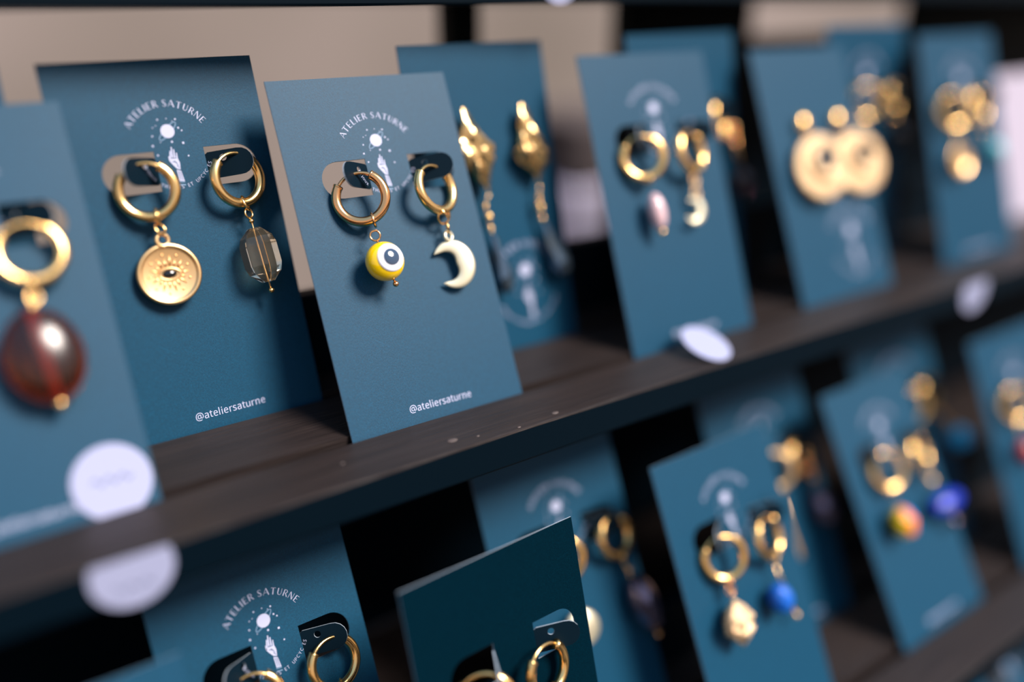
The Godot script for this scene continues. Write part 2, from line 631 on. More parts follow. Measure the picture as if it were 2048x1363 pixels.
func card_mesh(windows: bool, face: Material) -> Mesh:
	var key := "card%s%s" % [windows, face.get_instance_id()]
	if cache.has(key):
		return cache[key]
	var pieces := []
	var z := [0.0, -0.42]
	var low := -1.5
	if windows:
		var w0 := d_shape(21.2, 12.7, 4.8, -1)
		var w1 := d_shape(33.2, 12.7, 4.8, 1)
		var b := HOLE_T - 4.8
		var t := HOLE_T + 4.8
		pieces.append(PackedVector2Array([Vector2(0, low), Vector2(50, low), Vector2(50, b), Vector2(0, b)]))
		pieces.append(PackedVector2Array([Vector2(0, t), Vector2(50, t), Vector2(50, 90), Vector2(0, 90)]))
		pieces.append(PackedVector2Array([Vector2(21.2, b), Vector2(33.2, b), Vector2(33.2, t), Vector2(21.2, t)]))
		var left := PackedVector2Array([Vector2(0, t), Vector2(0, b)])
		left.append_array(w0.slice(1, w0.size() - 1))
		pieces.append(left)
		var right := PackedVector2Array([Vector2(50, t), Vector2(50, b)])
		right.append_array(w1.slice(1, w1.size() - 1))
		pieces.append(right)
		var edge := begin()
		walls(edge, w0, z[1], z[0], true)
		walls(edge, w1, z[1], z[0], true)
		walls(edge, PackedVector2Array([Vector2(0, low), Vector2(50, low), Vector2(50, 90), Vector2(0, 90)]), z[1], z[0])
		edge.generate_normals()
		cache.edge = edge
	else:
		pieces.append(PackedVector2Array([Vector2(0, low), Vector2(50, low), Vector2(50, 90), Vector2(0, 90)]))
		var edge := begin()
		walls(edge, pieces[0], z[1], z[0])
		edge.generate_normals()
		cache.edge = edge
	var st := begin()
	for p in pieces:
		sheet(st, p, z[0], true, true)
		sheet(st, p, z[1], false, true)
	st.generate_normals()
	var mesh := st.commit()
	cache.edge.commit(mesh)
	mesh.surface_set_material(0, face)
	mesh.surface_set_material(1, mat.card_edge)
	cache[key] = mesh
	return mesh


func tab_mesh(side: int) -> Mesh:   # a D-shaped tab, hinged at x = 0, with a punched hole for the post
	var key := "tab%d" % side
	if cache.has(key):
		return cache[key]
	var outer := PackedVector2Array()
	for p in d_shape(0.0, 11.4, 3.3, side):
		outer.append(p - Vector2(0, HOLE_T - 0.1))
	if area(outer) < 0:
		outer.reverse()
	# even spacing so that the ring round the hole has clean quads
	var even := PackedVector2Array()
	var hole := PackedVector2Array()
	var c := Vector2(side * 4.2, 1.6)
	var n := 40
	for i in n:
		var d := Vector2.from_angle(i * TAU / n)
		var best := 99.0
		for k in outer.size():
			var hit = Geometry2D.segment_intersects_segment(c, c + d * 30.0, outer[k], outer[(k + 1) % outer.size()])
			if hit != null:
				best = minf(best, c.distance_to(hit))
		even.append(c + d * best)
		hole.append(c + d * 0.85)
	var st := begin()
	st.set_smooth_group(0xFFFFFFFF)
	for i in n:
		var j := (i + 1) % n
		for zz in [0.0, -0.4]:
			var a := Vector3(hole[i].x, hole[i].y, zz)
			var b := Vector3(even[i].x, even[i].y, zz)
			var e := Vector3(even[j].x, even[j].y, zz)
			var f := Vector3(hole[j].x, hole[j].y, zz)
			if zz == 0.0:
				tri(st, a, b, e)
				tri(st, a, e, f)
			else:
				tri(st, a, e, b)
				tri(st, a, f, e)
	st.generate_normals()
	var mesh := st.commit()
	var edge := begin()
	walls(edge, even, -0.4, 0.0)
	walls(edge, hole, -0.4, 0.0, true)
	edge.generate_normals()
	edge.commit(mesh)
	mesh.surface_set_material(0, mat.tab)
	mesh.surface_set_material(1, mat.card_edge)
	cache[key] = mesh
	return mesh


func card_frame(x: float, y: float, z: float, lean: float, yaw: float) -> Transform3D:
	var n0 := Vector3(sin(yaw), 0, cos(yaw))
	var e := Vector3(cos(yaw), 0, -sin(yaw))
	var u := Vector3(0, cos(lean), 0) - n0 * sin(lean)
	return Transform3D(Basis(e, u, e.cross(u)), Vector3(x, y + LIFT, z) * U)


func make_card(at: Transform3D, style: String, label: String, bends := [36.0, -30.0]) -> Node3D:
	var group: String = {"hoop": "blue grey earring cards with two tabs", "stud": "blue grey earring cards with the emblem low down", "blank": "plain dark earring cards"}[style]
	var card := thing("earring_card", at, label, "earring card", group)
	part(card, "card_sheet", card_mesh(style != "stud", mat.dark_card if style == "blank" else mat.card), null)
	if style != "stud":
		for k in 2:
			var turn := Basis(Vector3.UP, deg_to_rad(bends[k]))
			var t := part(card, "tab", tab_mesh(-1 if k == 0 else 1), null, Transform3D(turn, Vector3(21.2 if k == 0 else 33.2, 63.5, 0) * U))
			if style == "hoop":
				var e0 := print_of("high")
				if e0[2 + k]:
					part(t, "tab_lettering", e0[2 + k], mat.print)
	if style != "blank":
		var e := print_of("high" if style == "hoop" else "low")
		part(card, "emblem_print", e[0], mat.print)
		part(card, "emblem_outline", e[1], mat.print_soft)
		part(card, "hand_outline", e[4], mat.card)
		if style == "hoop":
			part(card, "handle_lettering", handle_mesh(), mat.print)
	return card


func print_of(where: String) -> Array:
	if not cache.has(where):
		cache[where] = emblem(Vector2(25.6, 68.8) if where == "high" else Vector2(33.0, 17.6), 0.04)
	return cache[where]


func handle_mesh() -> Mesh:
	if not cache.has("handle"):
		var g := glyph("@ateliersaturne", 1.85)
		var st := begin()
		st.set_smooth_group(0xFFFFFFFF)
		var k: float = 18.0 / g[1]
		put_glyph(st, g[0], func(p: Vector2) -> Vector3: return Vector3(16.6 + p.x * k, 1.55 + p.y * k, 0.04))
		cache.handle = done(st)
	return cache.handle


# ---------------------------------------------------------------- earrings
# An earring stands in its card's axes: x along the card, y up the card, z away from it; its origin is the middle of the hoop.

func hoop_mesh(big: float, small: float, mirror: bool) -> Mesh:
	var key := "hoop%s_%s_%s" % [big, small, mirror]
	if cache.has(key):
		return cache[key]
	var a0 := deg_to_rad(140.0 if not mirror else 136.0)
	var a1 := deg_to_rad(360.0 + (56.0 if not mirror else 50.0))
	var pts := PackedVector3Array()
	for i in 49:
		var a := lerpf(a0, a1, i / 48.0)
		pts.append(Vector3(big * cos(a), big * sin(a), 0))
	var st := begin()
	tube(st, pts, func(_u): return small, 16)
	# collars at both ends, and the seam of the hinge
	for a in [a0 + 0.05, a1 - 0.05]:
		var c := PackedVector3Array()
		for i in 3:
			c.append(Vector3(big * cos(a + (i - 1) * 0.035), big * sin(a + (i - 1) * 0.035), 0))
		tube(st, c, func(_u): return small * 1.06, 14)
	cache[key] = done(st)
	return cache[key]


func post_mesh(big: float, mirror: bool) -> Mesh:
	var key := "post%s_%s" % [big, mirror]
	if cache.has(key):
		return cache[key]
	var pts := PackedVector3Array()
	for i in 13:
		var a := lerpf(deg_to_rad(48.0), deg_to_rad(144.0), i / 12.0)
		pts.append(Vector3(big * cos(a), big * sin(a), 0))
	var st := begin()
	tube(st, pts, func(_u): return 0.45, 10)
	cache[key] = done(st)
	return cache[key]


func hoop_earring(card: Transform3D, centre: Vector3, azimuth: float, label: String, right := false, big := 6.1, small := 1.2, metal := "gold") -> Node3D:
	var o := thing("hoop_earring", card * Transform3D(Basis(), centre * U), label, "earring", "gold hoop earrings on cards")
	var turn := Basis(Vector3.UP, deg_to_rad(azimuth))
	part(o, "hoop", hoop_mesh(big, small, right), mat[metal], Transform3D(turn, Vector3.ZERO))
	part(o, "post", post_mesh(big, right), mat[metal], Transform3D(turn, Vector3.ZERO))
	return o


func link(o: Node3D, at: Vector3, big := 1.6, small := 0.32, facing := Vector3(1, 0, 0.3), metal := "gold", called := "jump_ring") -> void:
	var z := facing.normalized()
	var y := Vector3.UP.slide(z).normalized()
	part(o, called, ring_mesh(big, small), mat[metal], Transform3D(Basis(y.cross(z), y, z), at * U))


func dot(o: Node3D, at: Vector3, r: float, metal := "gold", called := "end_ball") -> void:
	part(o, called, ball_mesh(Vector3(r, r, r), 16, 10), mat[metal], Transform3D(Basis(), at * U))


func pin(o: Node3D, a: Vector3, b: Vector3, r := 0.28, metal := "gold", called := "eye_pin") -> void:
	var st := begin()
	tube(st, PackedVector3Array([a, a.lerp(b, 0.33), a.lerp(b, 0.67), b]), func(_u): return r, 8)
	part(o, called, done(st), mat[metal])


func axis(a: Vector3, b: Vector3, twist := 0.0) -> Basis:   # y along a -> b seen downwards (b is the lower end)
	var y := (a - b).normalized()
	var z := Vector3(0, 0, 1).slide(y).normalized()
	return Basis(y.cross(z), y, z) * Basis(Vector3.UP, twist)


func cut_bead(n: int, prof: Array, depth := 1.0, stagger := true, colors := []) -> Mesh:   # a faceted bead: each ring of corners turned by half a step
	var st := begin()
	st.set_smooth_group(0xFFFFFFFF)
	var rings := []
	for k in prof.size():
		var ring := PackedVector3Array()
		for i in n:
			var a := (i + (0.5 if stagger and k % 2 == 1 else 0.0)) * TAU / n
			ring.append(Vector3(prof[k].x * cos(a), prof[k].y, -prof[k].x * sin(a) * depth))
		rings.append(ring)
	var face := [0]
	var emit := func(a, b, c):
		if colors.size():
			st.set_color(colors[(face[0] / 2) % colors.size()].srgb_to_linear())
		face[0] += 1
		tri(st, a, b, c)
	for k in prof.size() - 1:
		for i in n:
			var j := (i + 1) % n
			var lo: PackedVector3Array = rings[k]
			var hi: PackedVector3Array = rings[k + 1]
			if k % 2 == 0:
				emit.call(lo[i], lo[j], hi[i])
				emit.call(lo[j], hi[j], hi[i])
			else:
				emit.call(lo[i], lo[j], hi[j])
				emit.call(lo[i], hi[j], hi[i])
	for i in n - 2:
		emit.call(rings[0][0], rings[0][i + 2], rings[0][i + 1])
		var top: PackedVector3Array = rings[prof.size() - 1]
		emit.call(top[0], top[i + 1], top[i + 2])
	st.generate_normals()
	return st.commit()


func cut_oval(w: float, h: float) -> Array:
	return [Vector2(w * .14, -h * .5), Vector2(w * .33, -h * .42), Vector2(w * .47, -h * .2), Vector2(w * .5, h * .02), Vector2(w * .46, h * .22), Vector2(w * .32, h * .42), Vector2(w * .14, h * .5)]


func drop(o: Node3D, called: String, mesh: Mesh, material: String, a: Vector3, b: Vector3, twist := 0.0) -> void:   # centred between a (top) and b (bottom)
	part(o, called, mesh, mat[material], Transform3D(axis(a, b, twist), (a + b) * 0.5 * U))


func crescent(width: float, height: float, fat: float) -> Mesh:   # opening to the left, plump, round-edged, in the XY plane
	var st := begin()
	var n := 40
	grid(st, n, 14, func(u, v):
		var a: float = lerpf(deg_to_rad(-142.0), deg_to_rad(142.0), u)
		var k := sin(PI * u)
		var half: float = fat * (0.06 + 0.94 * pow(k, 0.75)) if u > 0.0 and u < 1.0 else 0.0
		var c := Vector2(cos(a) * width, sin(a) * height)
		var out := Vector2(cos(a), sin(a))
		c -= out * half * 0.95
		var w := Vector2(cos(v * TAU), sin(v * TAU))
		w = Vector2(signf(w.x) * pow(absf(w.x), 0.8), signf(w.y) * pow(absf(w.y), 0.7))
		return Vector3(c.x + out.x * half * w.x, c.y + out.y * half * w.x, (0.25 + 0.75 * k) * 0.85 * w.y), false, true)
	return done(st)


func nugget(length: float, width: float, thick: float, seed_: int, pointed: bool) -> Mesh:   # an irregular folded lump of metal, long axis y
	var n := FastNoiseLite.new()
	n.seed = seed_
	n.frequency = 0.07 if pointed else 0.24
	n.fractal_octaves = 3
	var st := begin()
	grid(st, 36, 30, func(u, v):
		var t: float = v
		var r: float = sin(PI * t)
		if pointed:
			r = (minf(t / 0.42, 1.0) * (1.0 if t < 0.42 else pow(1.0 - (t - 0.42) / 0.58, 0.8))) * 0.95 + 0.05 * sin(PI * t)
		if v == 0.0 or v == 1.0:
			r = 0.0
		var d := Vector3(cos(u * TAU), 0, -sin(u * TAU))
		var p := Vector3(d.x * width * 0.5 * r, (t - 0.5) * length, d.z * thick * 0.5 * r)
		var k := n.get_noise_3d(p.x * 3.0, p.y * 2.0, p.z * 3.0)
		var f := 1.0 + 0.55 * k
		p.z += r * 1.2 * sin(p.x * 1.1 + p.y * 0.35) if pointed else 0.0
		return Vector3(p.x * f, p.y, p.z * f), true, false)
	return done(st)


func open_disc(outer: float, inner: float, shift: Vector2, thick: float, bump: float, seed_: int) -> Mesh:   # a hammered disc with an off-centre hole
	var n := FastNoiseLite.new()
	n.seed = seed_
	n.frequency = 0.35
	var st := begin()
	grid(st, 56, 24, func(u, v):
		var dir := Vector2.from_angle(u * TAU)
		var a := shift + dir * inner
		var b := dir * outer
		var c := cos(v * TAU)
		var s := sin(v * TAU)
		c = signf(c) * pow(absf(c), 0.8)
		s = signf(s) * pow(absf(s), 0.8)
		var p := a.lerp(b, 0.5 + 0.5 * c)
		return Vector3(p.x, p.y, thick * 0.5 * s + bump * n.get_noise_2d(p.x * 2.0, p.y * 2.0) * maxf(s, 0.0)))
	return done(st)


func medallion(o: Node3D, c: Vector3, r: float, turn: Basis) -> void:
	var t := Transform3D(turn, c * U)
	var spin := Basis(Vector3.RIGHT, PI / 2)
	var disc := part(o, "medallion", lathe_mesh("medal", [Vector2(0, -0.8), Vector2(r - 0.3, -0.8), Vector2(r, -0.5), Vector2(r, 0.55), Vector2(r - 0.3, 0.85), Vector2(r - 0.85, 0.85), Vector2(r - 1.15, 0.35), Vector2(r - 1.4, 0.28), Vector2(0, 0.28)], 48), mat.satin_gold, t * Transform3D(spin, Vector3.ZERO))
	# the eye in rays, in the disc's own axes (y is its face)
	var st := begin()
	for k in 18:
		var a := k * TAU / 18
		var far := 4.4 if k % 2 == 0 else 3.6
		var d := Vector3(cos(a), 0, sin(a))
		var from := Vector3(d.x * 2.7, 0.34, d.z * 2.0)
		tube(st, PackedVector3Array([from, from.lerp(d * far + Vector3(0, 0.34, 0), 0.5), d * far + Vector3(0, 0.34, 0)]), func(u): return 0.34 * (1.0 - 0.75 * u), 8)
		if k % 2 == 1:
			ball(st, d * 4.7 + Vector3(0, 0.34, 0), Vector3(0.3, 0.25, 0.3), 10, 6)
	part(disc, "sun_rays", done(st), mat.satin_gold)
	st = begin()
	grid(st, 32, 10, func(u, v):
		var a: float = u * TAU
		var x := 2.5 * cos(a)
		var zz := 1.35 * sin(a) * pow(absf(sin(a)), 0.25)
		return Vector3(x, 0.45, zz) + Vector3(cos(a), 0, sin(a)) * 0.3 * cos(v * TAU) + Vector3(0, 0.3 * sin(v * TAU), 0))
	part(disc, "eyelid", done(st), mat.satin_gold)
	part(disc, "eye_stone", ball_mesh(Vector3(1.75, 0.75, 1.0), 22, 12), mat.black_stone, Transform3D(Basis(), Vector3(0, 0.4, 0) * U))


func evil_eye(o: Node3D, c: Vector3, turn: Basis) -> void:
	var bead := part(o, "bead", ball_mesh(Vector3(4.9, 5.0, 4.0), 36, 20), mat.yellow, Transform3D(turn, c * U))
	var surface := func(x: float, y: float) -> float: return 4.0 * sqrt(maxf(0.0, 1.0 - x * x / 24.0 - y * y / 25.0))
	for layer in [[3.5, 0.22, "white_ring", "white_glass"], [2.05, 0.40, "pupil", "pupil"]]:
		var st := begin()
		grid(st, 40, 10, func(u, v):
			var rr: float = layer[0] * sin(v * PI * 0.5)
			var x: float = 1.0 + rr * cos(u * TAU)
			var y: float = 0.25 + rr * 1.04 * sin(u * TAU)
			return Vector3(x, y, surface.call(x, y) + layer[1] * (1.0 if v < 0.85 else (1.0 - v) / 0.15) - 0.02), true, false)
		var mesh := done(st)
		part(bead, layer[2], mesh, mat[layer[3]])


# ---------------------------------------------------------------- the stand and the place

func shelf_profile(z: float, y: float, back: float) -> PackedVector2Array:   # (z, y): grooved board, front edge chamfered; z is its front groove
	return PackedVector2Array([
		Vector2(back, y - 9.5), Vector2(z + 17.6, y - 9.5), Vector2(z + 18.6, y - 8.5), Vector2(z + 18.6, y - 0.5), Vector2(z + 18.45, y - 0.12), Vector2(z + 18.1, y),
		Vector2(z + 1.5, y), Vector2(z + 1.3, y - 6.0), Vector2(z - 2.2, y - 6.0), Vector2(z - 2.4, y),
		Vector2(z - 25.3, y), Vector2(z - 25.5, y - 6.0), Vector2(z - 29.4, y - 6.0), Vector2(z - 29.6, y), Vector2(back, y)])


func build_stand() -> void:
	var s := thing("display_stand", Transform3D(Basis(), Vector3(0, 0, 0)), "dark brown black wooden stepped shelf stand with grooves that hold earring cards", "display stand")
	var tiers := [[-57.0, 107.5, -170.0, "upper"], [0.0, 0.0, -112.0, "middle"], [57.0, -108.0, -55.0, "lower"], [114.0, -216.0, 2.0, "lowest"]]
	for t in tiers:
		var st := begin()
		extrude_x(st, shelf_profile(t[0], t[1] + LIFT, t[2]), -240.0, 640.0)
		var board := part(s, "shelf_board", done(st), mat.wood)
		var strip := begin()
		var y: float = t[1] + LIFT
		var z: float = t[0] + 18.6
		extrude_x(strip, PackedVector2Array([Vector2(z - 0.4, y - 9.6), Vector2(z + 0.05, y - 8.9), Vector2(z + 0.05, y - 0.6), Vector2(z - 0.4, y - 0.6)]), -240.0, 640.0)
		part(board, "shaded_front", done(strip), mat.wood_dark)  # navy strip: the shade on the board's front face, put into its colour
		var rail := begin()
		var back: float = t[0] - 41.0
		extrude_x(rail, PackedVector2Array([Vector2(back, y), Vector2(back - 6.0, y), Vector2(back - 6.0, y + 23.6), Vector2(back - 5.4, y + 24.2), Vector2(back - 0.6, y + 24.2), Vector2(back, y + 23.6)]), -240.0, 640.0)
		part(s, "back_rail", done(rail), mat.wood_dark)
	for t in [[-57.5, -108.0, -9.5], [-0.5, -216.0, -117.5]]:
		var st := begin()
		extrude_x(st, PackedVector2Array([Vector2(t[0] - 6.0, t[1] + LIFT), Vector2(t[0], t[1] + LIFT), Vector2(t[0], t[2] + LIFT), Vector2(t[0] - 6.0, t[2] + LIFT)]), -240.0, 640.0)
		part(s, "back_panel", done(st), mat.wood_dark)
	for p in [[-262.0, -240.0, 330.0], [98.0, 112.0, 330.0], [183.0, 262.0, 330.0], [262.0, 392.0, 307.0], [392.0, 640.0, 330.0]]:
		var w: float = p[1] - p[0]
		part(s, "support_post", box_mesh(Vector3(w, p[2], 10.0), 1.0), mat.wood_dark, Transform3D(Basis(), Vector3((p[0] + p[1]) * 0.5, 0.0, -119.0) * U))
	# worn spots on the middle shelf's front edge
	for c in [[19.7, 13.8, 1.5], [49.3, 16.1, 1.1], [26.0, 15.5, 0.5], [37.0, 17.4, 0.6], [-7.0, 9.0, 0.5]]:
		var st := begin()
		ball(st, Vector3(c[0], LIFT, c[1]), Vector3(c[2], 0.22, c[2] * 0.6), 9, 6)
		part(s, "paint_chip", done(st), mat.chip)


func sticker(at: Transform3D, label: String, cut := 8.0, ink := true) -> void:   # a round paper price sticker, trimmed straight above y = cut
	var p := PackedVector2Array()
	for i in 48:
		var q := 8.0 * Vector2.from_angle(i * TAU / 48)
		p.append(Vector2(q.x if q.y <= cut else signf(q.x) * minf(absf(q.x), sqrt(64.0 - cut * cut)), minf(q.y, cut + 0.0001 * i)))
	p = Geometry2D.convex_hull(p)
	p.remove_at(p.size() - 1)
	var st := begin()
	sheet(st, p, 0.25, true)
	sheet(st, p, 0.0, false)
	walls(st, p, 0.0, 0.25)
	var o := thing("price_sticker", at, label, "price sticker", "round white price stickers")
	part(o, "paper_disc", done(st), mat.paper)
	if ink:
		var k := begin()
		k.set_smooth_group(0xFFFFFFFF)
		var y0 := 0.4 if cut > 7.0 else -3.4
		for i in 9:   # a faint handwritten scrawl
			flat_quad(k, Vector2(-4.0 + i * 0.9, y0 + 0.9 * sin(i * 2.1)), Vector2(-3.1 + i * 0.9, y0 + 0.9 * sin(i * 2.1 + 2.1)), 0.32, 0.32, func(q: Vector2) -> Vector3: return Vector3(q.x, q.y, 0.29))
		part(o, "pen_scrawl", done(k), mat.ink)


func build_place() -> void:
	var w := part(self, "wall_back", box_mesh(Vector3(5200, 2600, 60), 2.0), mat.wall, Transform3D(Basis(), Vector3(900, -760, -760) * U), "beige brown wall far behind the stand")
	w.set_meta("kind", "structure")
	var f := part(self, "floor", box_mesh(Vector3(5200, 40, 4200), 2.0), mat.floor, Transform3D(Basis(), Vector3(900, -800, 1250) * U), "grey floor under the table")
	f.set_meta("kind", "structure")
	var t := thing("display_table", Transform3D(), "dark cloth covered table that carries the wooden stand", "table")
	part(t, "table_top", box_mesh(Vector3(1100, 25, 800), 3.0), mat.cloth, Transform3D(Basis(), Vector3(110, -25, -60) * U))
	for p in [[-400, -420], [620, -420], [-400, 300], [620, 300]]:
		part(t, "table_leg", box_mesh(Vector3(45, 735, 45), 2.0), mat.cloth, Transform3D(Basis(), Vector3(p[0], -760, p[1]) * U))


	var b := thing("storage_box", Transform3D(Basis(), Vector3(342, 0, -320) * U), "pale lilac box behind the stand, its upper corner seen beside the gold leaf card", "box")
	part(b, "box_body", box_mesh(Vector3(112, 190, 90), 1.5), mat.pale_box)
	part(b, "lid", box_mesh(Vector3(116, 14, 94), 1.5), mat.pale_box, Transform3D(Basis(), Vector3(0, 190.2, 0) * U))
	b = thing("storage_box", Transform3D(Basis(), Vector3(346, 204.4, -320) * U), "dark brown box on top of the pale lilac box", "box")
	part(b, "box_body", box_mesh(Vector3(110, 34, 88), 1.5), mat.box_brown)
	part(b, "lid", box_mesh(Vector3(112, 8, 90), 1.0), mat.box_brown, Transform3D(Basis(), Vector3(0, 34.2, 0) * U))


# ---------------------------------------------------------------- everything that hangs on the cards

func _ready() -> void:
	set_view()
	font.font_names = PackedStringArray(["Droid Sans"])
	make_materials()
	build_stand()
	build_place()
	var card := {}
	var spots := {
		"A": [0.0, 0.0, -1.0, 0.4554, -0.025], "B": [-46.0, 0.0, -26.3, 0.2918, 0.046], "C": [-95.34, 0.0, 0.0, 0.501, -0.006], "D": [41.7, 0.0, -26.2, 0.232, 0.037],
		"E": [92.64, 0.0, -1.5, 0.38, -0.041], "F": [121.04, 0.0, -27.0, 0.188, 0.019], "G": [170.53, 0.0, -0.5, 0.414, -0.018], "H": [214.0, 0.0, -27.0, 0.12, 0.017], "I": [258.8, 0.0, -1.6, 0.321, -0.038],
		"J": [-51.96, -108.0, 30.5, 0.426, 0.019], "K": [-5.33, -108.0, 57.5, 0.276, 0.042], "L": [36.87, -108.0, 29.4, 0.433, -0.028], "M": [84.67, -108.0, 57.0, 0.457, 0.024],
		"N": [128.0, -108.0, 29.4, 0.44, -0.03], "O": [171.39, -108.0, 57.0, 0.54, 0.015], "P": [210.0, -108.0, 29.4, 0.44, -0.03], "Q": [251.97, -108.0, 57.0, 0.452, -0.008],
		"R": [-100.0, -108.0, 57.0, 0.45, 0.0], "T": [-105.0, 0.0, -27.0, 0.25, 0.0], "S": [230.0, -216.0, 87.2, 0.45, 0.0],
	}
	var texts := {
		"A": ["hoop", "sharp blue grey earring card holding the yellow eye bead and the pale moon"],
		"B": ["hoop", "dark teal earring card holding the eye medallion and the clear faceted crystal"],
		"C": ["hoop", "blurred near earring card at the left edge with amber drop and round sticker"],
		"D": ["stud", "earring card in the rear groove behind two gold leaf drops with black crystals"],
		"E": ["hoop", "blue earring card holding the pale pink bead and tiny moon, above an oval sticker"],
		"F": ["hoop", "blurred earring card mostly hidden behind the pink bead card"],
		"G": ["stud", "blurred earring card holding two large open gold discs"],
		"H": ["hoop", "blurred pale blue card behind the two large gold discs"],
		"I": ["hoop", "blurred blue card with a gold coin and a turquoise bead at the far end"],
		"J": ["hoop", "lower shelf card at bottom left with sharp white emblem above two cropped hoops"],
		"K": ["blank", "plain dark navy card without print, standing at the bottom centre"],
		"L": ["hoop", "lower shelf teal card partly covered by the plain dark card"],
		"M": ["hoop", "lower shelf teal card holding the gold nugget and round blue bead"],
		"N": ["hoop", "blurred lower card tucked behind the gold nugget card"],
		"O": ["hoop", "blurred lower card holding the rainbow coated bead and long cobalt crystal"],
		"P": ["hoop", "blurred lower card whose right earring ends in a bright cyan bead"],
		"Q": ["hoop", "blurred lower card at the right edge with a red bead"],
		"R": ["hoop", "top corner of a blurred card in front of the bottom left emblem card"],
		"T": ["hoop", "dark sliver of a card behind the blurred card at the left edge"],
		"S": ["hoop", "dark card on the lowest shelf, only its white planet showing at bottom right"],
	}
	for k in spots:
		var s: Array = spots[k]
		card[k] = card_frame(s[0], s[1], s[2], s[3], s[4])
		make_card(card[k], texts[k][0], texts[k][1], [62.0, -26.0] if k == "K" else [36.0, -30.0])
	var white := thing("white_card", card_frame(336.0, 0, -27.0, 0.16, 0.0), "blank pinkish white card standing at the right end of the middle shelf", "card")
	var st := begin()
	walls(st, PackedVector2Array([Vector2(0, -1.5), Vector2(50, -1.5), Vector2(50, 67), Vector2(0, 67)]), -0.8, 0.0)
	sheet(st, PackedVector2Array([Vector2(0, -1.5), Vector2(50, -1.5), Vector2(50, 67), Vector2(0, 67)]), 0.0, true)
	sheet(st, PackedVector2Array([Vector2(0, -1.5), Vector2(50, -1.5), Vector2(50, 67), Vector2(0, 67)]), -0.8, false)
	part(white, "card_sheet", done(st), mat.white_card)

	build_sharp_pairs(card)
	build_middle_shelf(card)
	build_lower_shelf(card)

	# round price stickers
	var front := Basis()
	sticker(card.C * Transform3D(front, Vector3(41.5, 6.2, 0.1) * U), "round white sticker on the blurred card at the left edge")
	sticker(Transform3D(front, Vector3(-56.0, LIFT - 3.4, 18.7) * U), "half round white sticker hanging from the shelf edge below the left card", 3.2)
	sticker(Transform3D(Basis(Vector3(0, 0, 1), -0.12) * Basis(Vector3.RIGHT, -1.2), Vector3(111.3, LIFT + 2.9, 9.5) * U), "white sticker on the shelf edge before the pink bead card", 8.0, false)
	sticker(Transform3D(front, Vector3(246.0, LIFT - 3.4, 18.7) * U), "half round white sticker on the shelf edge near the far right", 3.2)
	sticker(Transform3D(front, Vector3(90.0, LIFT + 105.9, -38.3) * U), "white sticker on the front of the top shelf", 8.0, false)


